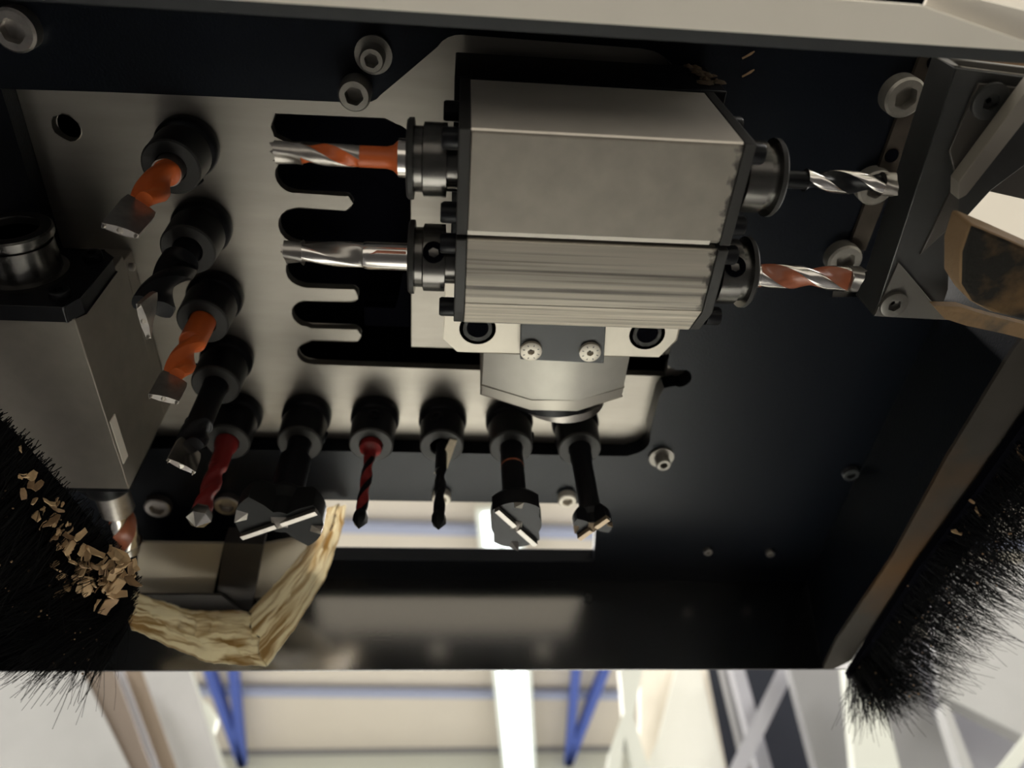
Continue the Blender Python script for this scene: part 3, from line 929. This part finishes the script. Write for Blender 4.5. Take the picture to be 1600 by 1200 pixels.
for x, y in ((30.4, 167.9), (53.3, 167.6)):
    g = screw_geo(G(), (x, y, 243.8), (0, 0, -1), 4.2, 1.6, 1.25, 1.4)
    s_ = obj('screw', g, M['bracket'], sn)
    g = G()
    for k in range(8):
        a = k * math.pi / 4 + 0.3
        cx, cy = x + 3.0 * math.cos(a), y + 3.0 * math.sin(a)
        dx, dy = 0.38 * math.cos(a), 0.38 * math.sin(a)
        g.prism([(cx - dx - dy * .4, cy - dy + dx * .4, 242.19), (cx + dx - dy * .4, cy + dy + dx * .4, 242.19), (cx + dx + dy * .4, cy + dy - dx * .4, 242.19), (cx - dx + dy * .4, cy - dy - dx * .4, 242.19)], (0, 0, -0.06))
    obj('head_mark', g, M['dark'], s_)

oc = thing('octagonal_spindle', 'octagonal bare aluminium spindle housing below the comb plate', 'spindle', (43, 186, 247))


def octsec(y, ex=0.0):
    return [(12.8 - ex, y, 287.5), (12.8 - ex, y, 256.2 - ex), (33.2, y, 247 - ex), (52.6, y, 247 - ex), (73.2 + ex, y, 257.2 - ex), (73.2 + ex, y, 287.5)]


obj('housing', G().prism(octsec(160), (0, 34.6, 0)), M['octa'], oc, 0.25)
obj('end_cap', G().prism(octsec(195.0), (0, 5.0, 0)), M['octaband'], oc, 0.35)
g = G().prism([(p[0] * 0.97 + 1.3, p[1], p[2] + 0.9) for p in octsec(194.4)], (0, 0.8, 0))
obj('joint_groove', g, M['void'], oc)
obj('bearing_disc', G().lathe([(0, 24), (4.5, 24), (4.6, 14), (4.6, 0)], (43, 200, 271.5), (0, 1, 0), 48), M['black'], oc)
g = G().lathe([(4.6, 20.5), (8.8, 20.5), (9.2, 20), (9.2, 10), (9.2, 0)], (48, 200, 269.5), (0, 1, 0), 48)
obj('chuck_ring', g, M['dullsteel'], oc)

# ------------------------------------------------------------------ left boring unit, spindle along the depth
lu = thing('side_boring_unit', 'large grey aluminium boring unit at the left with a black spindle on its front', 'boring unit', (-151, 195, 232))
g = G().box(-176, -130.0, 153, 235, 232.0, 278.8).box(-150, -130.0, 155, 235, 278.8, 287.9)
obj('housing', g, M['house3'], lu, 0.4)
g = G().prism([(-180, 147, 231), (-132, 147, 231), (-128, 147, 236), (-128, 147, 266), (-133, 147, 271), (-180, 147, 271)], (0, 6, 0))
obj('flange_plate', g, M['black'], lu, 0.5)
for x, z in ((-135, 237), (-134, 264)):
    g = screw_geo(G(), (x, 147, z), (0, -1, 0), 3.4, 3, 1.6)
    obj('cap_screw', g, M['black'], lu)
g = G().box(-176, -131, 235, 238, 233, 270)
obj('back_plate', g, M['black'], lu, 0.3)
for p in ((-130.0, 159.9, 282.3), (-130.0, 158.4, 293.2)):
    g = G().lathe([(0, 1.6), (1.6, 1.6), (2.0, 0)], p, (1, 0, 0), 14)
    obj('plug', g, M['dullsteel'], lu)
obj('edge_label', G().box(-130, -129.6, 200, 222, 233.2, 238.0), M['cream'], lu)
cp = [(0, 14.5), (1.5, 14.5), (2.0, 12.6), (13.0, 12.2), (13.2, 11.4), (15.0, 11.4), (15.2, 13.4)]
chuck('black front chuck of the left boring unit with a worn bright rim', (-153, 147, 252), (0, -1, 0), None, prof=cp, mouth=18.0, m=M['chuck'], bore_r=9.0)
tag([o for o in bpy.data.objects if o.name.startswith('chuck_mouth')][-1], 'worn bright rim')
[o for o in bpy.data.objects if o.name.startswith('chuck_mouth')][-1].data.materials[0] = M['chuck']
chuck('black rear chuck of the left boring unit above the wood chips', (-148, 238, 250), (0, 1, 0), None, prof=[(0, 12), (8, 12), (8.5, 10), (12, 10)], mouth=13.5, bore_r=6)
drill_bit('drill_bit', 'grey and rust coloured bit pointing back from the left boring unit', (-148, 251.5, 250), (0, 1, 0), 42, (7.2, 16), M['dullsteel'], 6.0, M['steel'], M['rust'], M['dullsteel'], 'brad', spin=1.0, turns=0.5, depth=0.3)

# ------------------------------------------------------------------ right clamp bracket and dusty roller
cb = thing('clamp_bracket', 'slate grey clamp bracket with socket screws at the right edge of the hood', 'bracket', (165, 95, 220))
main = [(139.1, 51.1, 220.0), (167.9, 52.8, 220.0), (177.7, 71.8, 220.0), (165.8, 86.3, 220.0), (162.1, 95.0, 220.0), (162.0, 108.6, 220.0), (167.1, 121.5, 220.0), (168.6, 133.7, 220.0), (145.2, 133.1, 220.0)]
g = G().prism(main, (0, 0, 14))
obj('bracket_body', g, M['slate'], cb, 0.3)
g = G()
a = [(138.9, 50.8, 220.0), (145.1, 133.1, 220.0)]
b = [(144.7, 52.9, 236.0), (145.5, 134.1, 236.0)]
g.prism([a[0], a[1], b[1], b[0]], (2.0, 0.5, 2.0))
obj('slanted_side', g, M['slate'], cb)
g = G().prism([(145.4, 112.1, 219.0), (144.9, 132.2, 219.0), (171.0, 132.7, 219.0), (162.2, 125.6, 219.0)], (0, 0, 1.2))
pad = obj('corner_pad', g, M['padgrey'], cb, 0.25)
c = (149.1, 127.1, 219.0)
obj('socket_screw', screw_geo(G(), (c[0], c[1], 219.0), (0, 0, -1), 4.6, 1.6, 2.0, 1.4), M['padgrey'], cb)
g = G().prism([(146.9, 54.6, 219.0), (160.7, 55.2, 219.0), (155.4, 86.8, 219.0), (146.5, 74.2, 219.0)], (0, 0, 1.2))
obj('upper_pad', g, M['clampbrown'], cb, 0.25)
c = (151.9, 59.1, 219.0)
obj('socket_screw', screw_geo(G(), (c[0], c[1], 219.0), (0, 0, -1), 5.2, 1.6, 2.3, 1.4), M['slate'], cb)
g = G().prism([(152.5, 85.4, 219.0), (155.4, 86.8, 219.0), (158.7, 96.3, 219.0), (151.5, 108.8, 219.0)], (0, 0, 1.2))
obj('lower_pad', g, M['clampbrown'], cb, 0.25)
g = G().prism([(159.2, 46.0, 212.0), (163.0, 53.4, 212.0), (152.9, 84.9, 212.0), (150.9, 86.4, 212.0), (148.7, 81.0, 212.0)], (0, 0, 5))
tag(obj('pale_strip', g, M['strip'], cb, 0.3), 'pale diagonal strip')
g = G().prism([(136.7, 49.2, 222.0), (168.0, 50.7, 222.0), (169.1, 52.8, 222.0), (141.2, 51.0, 222.0)], (0, 0, 2))
obj('front_edge', g, M['padgrey'], cb, 0.3)
g = G().prism([(140.7, 50.9, 221.0), (168.3, 52.5, 221.0), (170.9, 57.4, 221.0), (148.1, 54.7, 221.0)], (0, 0, 2))
obj('front_bevel', g, M['dullsteel'], cb, 0.3)
g = G().prism([(160.2, 69.6, 225.0), (173.0, 56.6, 225.0), (191.4, 92.0, 225.0), (182.0, 90.6, 225.0), (169.5, 88.6, 225.0), (163.9, 91.5, 225.0)], (0, 0, 20))
obj('dusty_block', g, M['clampbrown'], cb, 0.3)

ro = thing('pressure_roller', 'round black felt roller caked with brown wood dust beside the clamp bracket', 'roller', (172, 108, 195))
g = G().prism([(158.5, 123.5, 212.0), (167.8, 123.4, 212.0), (175.5, 125.6, 212.0), (208.9, 132.7, 212.0), (212.1, 138.8, 212.0), (188.4, 133.5, 212.0), (173.3, 130.7, 212.0), (164.5, 128.3, 212.0)], (0, 0, 3))
obj('roller_flange', g, M['feltrim'], ro)
poly = [(142.1, 84.3, 190.0), (153.6, 88.0, 190.0), (174.6, 95.2, 190.0), (187.6, 119.7, 190.0), (172.6, 114.7, 190.0), (161.3, 112.4, 190.0), (153.2, 108.9, 190.0), (147.6, 103.5, 190.0), (143.2, 93.1, 190.0)]
obj('roller_body', G().prism(poly, (0, 0, 11), 0, 1), [M['felt'], M['feltrim']], ro, 1.2)
# wooden disc on the far side, seen through the gap above the clamp bracket
g = G().lathe([(0, 16), (6, 16), (6, 12), (6, 0)], (200, 66, 300), (0, 0, -1), 36)
tag(obj('wooden_disc', g, M['chip2']), 'brown disc showing in the gap above the clamp bracket', 'disc')

# ------------------------------------------------------------------ brushes
def tube_strand(V, Fc, pts, r):
    n = len(V)
    for i, p in enumerate(pts):
        rr_ = r * (1 - 0.5 * i / (len(pts) - 1))
        for k in range(3):
            a = k * 2.094
            V.append((p.x + rr_ * math.cos(a), p.y + rr_ * math.sin(a), p.z + rr_ * 0.3 * (k - 1)))
    for i in range(len(pts) - 1):
        for k in range(3):
            a = n + i * 3 + k
            b = n + i * 3 + (k + 1) % 3
            Fc.append((a, b, b + 3, a + 3))


def along(poly, s_):
    k = s_ * (len(poly) - 1)
    i = min(int(k), len(poly) - 2)
    return Vector(poly[i]).lerp(Vector(poly[i + 1]), k - i)


def brush(label, roots, tips, depthv, count, short, fan_end, holder_m, hz, stray, hq=0.3, powr=0.8, mat_=None):
    t = thing('strip_brush', label, 'brush', roots[0])
    g = G()
    pts = [Vector(p) for p in roots]
    dv = Vector(depthv)
    rs = [[p + dv * hq + Vector((0, 0, hz)), p + dv + Vector((0, 0, hz)), p + dv + Vector((0, 0, hz + 3.5)), p + dv * hq + Vector((0, 0, hz + 3.5))] for p in pts]
    g.rings(rs, smooth=False)
    obj('brush_holder', g, holder_m, t)
    g = G()
    V, Fc = [], []
    clumps = [(random.gauss(0, 5.0), random.gauss(0, 5.5), random.gauss(0, 2.0)) for _ in range(90)]
    for k in range(count):
        s_ = random.random()
        q = random.random()
        r0 = along(roots, s_) + dv * q + Vector((random.uniform(-1, 1), random.uniform(-1.5, 1.5), random.uniform(-2, 2)))
        c_ = Vector(clumps[int(s_ * 89.99 * 0.5 + q * 44) % 90])
        t0 = along(tips, min(1, max(0, s_ + random.gauss(0, 0.02)))) + dv * (q * 1.3) + c_ + Vector((random.gauss(0, 2.0), random.gauss(0, 2.5), 0))
        if s_ > 0.84:
            t0 += Vector(fan_end) * ((s_ - 0.84) / 0.16) * random.uniform(-0.3, 1.15)
        if random.random() < 0.05:
            t0 += Vector(stray) * random.uniform(0.2, 1.0)
        t1 = r0 + (t0 - r0) * min(1.08, short + (1 - short) * random.random() ** powr + random.uniform(-0.05, 0.08))
        mid = r0.lerp(t1, 0.5) + Vector((random.gauss(0, 1.2), random.gauss(0, 1.2), -2.5))
        tube_strand(V, Fc, [r0, r0.lerp(mid, 0.6) + Vector((0, 0, -0.5)), mid.lerp(t1, 0.4), t1], random.uniform(0.12, 0.21))
    g.v = [tuple(v) for v in V]
    g.f = Fc
    g.m = [0] * len(Fc)
    g.sm = [True] * len(Fc)
    b = obj('bristles', g, mat_ or M['bristle'], t)
    b['kind'] = 'stuff'
    g = G()
    for k in range(150):
        p = along(roots, random.random()).lerp(along(tips, random.random()), 0)
        s_ = random.random()
        q = random.random()
        p = along(roots, s_).lerp(along(tips, s_), random.uniform(0.05, 0.75)) + dv * q * 0.9 + Vector((random.gauss(0, 1.5), random.gauss(0, 1.5), -2.5))
        e = random.uniform(0.2, 0.55)
        g.lathe([(0, e * 0.4), (e, e), (2 * e, e * 0.3)], p, (random.uniform(-1, 1), random.uniform(-1, 1), random.uniform(-1, 1)), 5)
    b = obj('dust_specks', g, M['chip2'], t)
    b['kind'] = 'stuff'
    return t


LR = [(-150, 30, 203), (-148, 120, 203), (-147, 150, 203), (-146, 170, 202), (-138, 184, 201), (-127, 214, 200), (-118, 248, 200), (-124, 270, 200), (-138, 296, 200)]
LT = [(-178, 30, 160), (-175, 125, 160), (-172, 152, 160), (-166, 172, 160), (-152, 190, 160), (-140, 214, 162), (-138, 238, 166), (-142, 262, 170), (-150, 300, 178)]
brush('black strip brush at the left, heaped with wood chips', LR, LT, (-24, -4, 0), 6500, 0.25, (10, 12, -4), M['void'], 0, (22, 6, 4), powr=1.7, mat_=M['bristle2'])
RR = [(229.6, 142.6, 220.5), (222.4, 157.3, 220.5), (218.5, 207.5, 220.5), (212.8, 263.9, 220.5), (210.1, 333.7, 220.5), (209.9, 350.8, 220.5)]
RT = [(238.8, 147.4, 190.0), (237.5, 177.0, 190.0), (232.2, 211.0, 190.0), (229.6, 261.2, 190.0), (224.8, 322.6, 190.0), (204.0, 348.0, 190.0)]
brush('black strip brush along the right side wall', RR, RT, (16, 3, 0), 5200, 0.35, (-9, 10, 0), M['void'], -3.4, (-8, 8, 0), -0.05)

# wood chips caught in the left brush
def chip_mesh(seed):
    rnd = random.Random(seed)
    g = G()
    n = 4
    rows = []
    for i in range(n):
        s_ = i / (n - 1)
        wv = rnd.uniform(0.8, 1.5) * (0.5 + math.sin(math.pi * (0.15 + 0.7 * s_)))
        z = 1.0 * math.sin(2.6 * s_ + seed) + rnd.uniform(-0.4, 0.4)
        x = (s_ - 0.5) * rnd.uniform(5.5, 8.0)
        th = 0.45
        rows.append([(x, -wv, z), (x, wv, z + rnd.uniform(-0.9, 0.9)), (x, wv, z + th), (x, -wv, z + th)])
    g.rings(rows, smooth=False)
    return g


protos = [obj('wood_chip', chip_mesh(k), M['chip'] if k % 3 else M['chip2']) for k in range(8)]
path = [(-135.8, 166.3, 188.0), (-133.3, 184.0, 188.0), (-132.3, 201.8, 188.0), (-130.3, 217.9, 188.0), (-132.0, 237.1, 188.0), (-121.9, 228.1, 188.0), (-122.0, 240.7, 188.0)]
CL = 'pale wood chip in the heap caught on the left brush'
CGR = 'wood chips on the left brush'
for k in range(130):
    o = protos[k] if k < 8 else protos[k % 8].copy()
    if k >= 8:
        col.objects.link(o)
    s_ = random.random() ** 0.5
    p = along(path, s_)
    spread = 2.0 + 7.5 * s_
    o.location = (p + Vector((random.gauss(0, spread * 0.62), random.gauss(0, spread * 0.62), random.uniform(-6, 3)))) * MM
    o.rotation_euler = (random.uniform(0, 6.28), random.uniform(0, 6.28), random.uniform(0, 6.28))
    sc_ = random.uniform(0.3, 1.15) * (0.45 + 0.75 * s_)
    o.scale = (sc_, sc_, sc_)
    tag(o, CL, 'wood chip', CGR)
rpath = [(222.8, 186.9, 218.0), (222.2, 202.5, 218.0), (221.6, 219.0, 218.0), (216.0, 238.8, 218.0), (221.7, 255.5, 218.0), (222.3, 282.7, 218.0)]
for k in range(16):
    o = protos[k % 8].copy()
    col.objects.link(o)
    p = along(rpath, random.random())
    o.location = (p + Vector((random.gauss(4, 4), random.gauss(0, 4), random.uniform(-4, 1)))) * MM
    o.rotation_euler = (random.uniform(0, 6.28), random.uniform(0, 6.28), random.uniform(0, 6.28))
    sc_ = random.uniform(0.35, 0.75)
    o.scale = (sc_, sc_, sc_)
    tag(o, 'small brown wood chip scattered on the right brush', 'wood chip', 'wood chips on the right brush')
for (x_, y_), lb in zip(((100, 64.5), (101.5, 70.5), (110.5, 132.5)), ('tiny pale chip near the top, stuck to the dark panel beside the mounting block', 'tiny curled chip stuck to the dark panel just below another chip', 'thin pale splinter on the dark panel between the two right hand drill bits')):
    o = protos[3].copy()
    col.objects.link(o)
    o.location = Vector((x_, y_, 278.0)) * MM
    o.rotation_euler = (0.1, 0.1, 2.6)
    o.scale = (0.7, 0.25, 0.3)
    tag(o, lb, 'wood chip')
# splinter in the mouth of the fourth chuck
g = G().prism([(0.2, 232.6, 264.2), (3.4, 233.4, 264.4), (-0.6, 243.0, 256.0), (-6.4, 244.6, 254.0), (-5.4, 241.6, 255.6)], (0.2, 0.3, 0.8))
tag(obj('wood_splinter', g, M['splinter']), 'pale splinter stuck in the mouth of the fourth chuck in the front row', 'wood splinter')

# ------------------------------------------------------------------ film skirt and duct at the lower left
fs = thing('film_skirt', 'crinkled yellowish plastic film skirt hanging at the lower left of the hood', 'film skirt', (-85, 310, 250))


def film_sheet(name, top, bot, nu, nv, amp, seed):
    rnd = random.Random(seed)
    ph = [rnd.uniform(0, 6.28) for _ in range(6)]
    g = G()
    rows = []
    for v in range(nv + 1):
        row = []
        for u in range(nu + 1):
            a = along(top, u / nu)
            b = along(bot, u / nu)
            q = v / nv
            p = a.lerp(b, q)
            uu = u / nu * 26
            wv = 2.6 * (1 - 2 * abs(math.sin(q * 6.5 + 0.10 * uu + 0.5 * math.sin(uu * 0.35 + ph[4])))) + 1.6 * abs(math.sin(q * 13 - 0.22 * uu + ph[5])) + 0.6 * math.sin(uu * 0.9 + q * 3 + ph[0]) + 0.7 * math.sin(uu * 2.1 - q * 4 + ph[1]) + 0.5 * math.sin(q * 9 + uu * 0.4 + ph[2]) + 0.5 * math.sin(uu * 3.7 + q * 2 + ph[3])
            env = 0.35 + 0.65 * math.sin(math.pi * min(1, max(0, q * 0.8 + 0.1)))
            row.append(p + Vector((1, -0.6, 0.2)) * amp * wv * env)
        rows.append(row)
    n = len(g.v)
    for r in rows:
        g.v += [tuple(p) for p in r]
    k = nu + 1
    for i in range(nv):
        for j in range(nu):
            a = n + i * k + j
            g.face([a, a + 1, a + k + 1, a + k], 0, True)
    o = obj(name, g, M['film'], fs, angle=60)
    uv = o.data.uv_layers.new(name='UVMap')
    for lp in o.data.loops:
        iv, iu = divmod(lp.vertex_index, k)
        uv.data[lp.index].uv = (iu / nu, iv / nv)
    md = o.modifiers.new('thickness', 'SOLIDIFY')
    md.thickness = 0.0002
    return o


top_r = [(-62.0, 286.3, 272.0), (-65.6, 299.5, 264.0), (-82.1, 318.4, 254.0), (-100.5, 338.9, 248.0)]
bot_r = [(-51.6, 288.4, 276.0), (-52.9, 297.0, 262.0), (-57.4, 302.5, 240.0), (-64.7, 292.2, 205.0), (-74.9, 296.7, 190.0)]
bot_r = [Vector(p) for p in bot_r]
film_sheet('film_sheet', top_r, bot_r, 40, 36, 0.55, 3)
top_b = [(-99.7, 337.9, 248.0), (-126.2, 333.2, 246.0), (-152.6, 319.8, 246.0)]
bot_b = [(-74.9, 296.7, 190.0), (-99.2, 298.1, 194.0), (-129.7, 285.2, 200.0)]
film_sheet('film_sheet', top_b, bot_b, 40, 32, 0.55, 5)
du = thing('suction_duct', 'open cream duct with a dark post inside the film skirt', 'duct', (-110, 320, 262))
g = G().prism([(-152.2, 304.6, 264.0), (-110.7, 304.9, 264.0), (-122.8, 345.5, 264.0), (-160.9, 344.7, 264.0)], (0, 0, 1.5))
obj('duct_wall', g, M['duct'], du)
g = G().prism([(-108.0, 297.0, 258.0), (-89.2, 297.7, 258.0), (-102.3, 350.9, 258.0), (-121.1, 351.0, 258.0)], (0, 0, 10))
obj('duct_post', g, M['ductdark'], du)
g = G().prism([(-94.3, 307.9, 266.0), (-63.4, 299.3, 266.0), (-67.6, 311.4, 266.0), (-104.8, 364.7, 266.0)], (0, 0, 1.5))
obj('duct_wall', g, M['duct'], du)
g = G().prism([(-155.6, 334.0, 255.0), (-114.4, 333.7, 255.0), (-105.4, 349.6, 255.0), (-131.1, 347.0, 255.0), (-159.9, 339.2, 255.0)], (0, 0, 1.5))
obj('duct_sill', g, M['ductdark'], du)
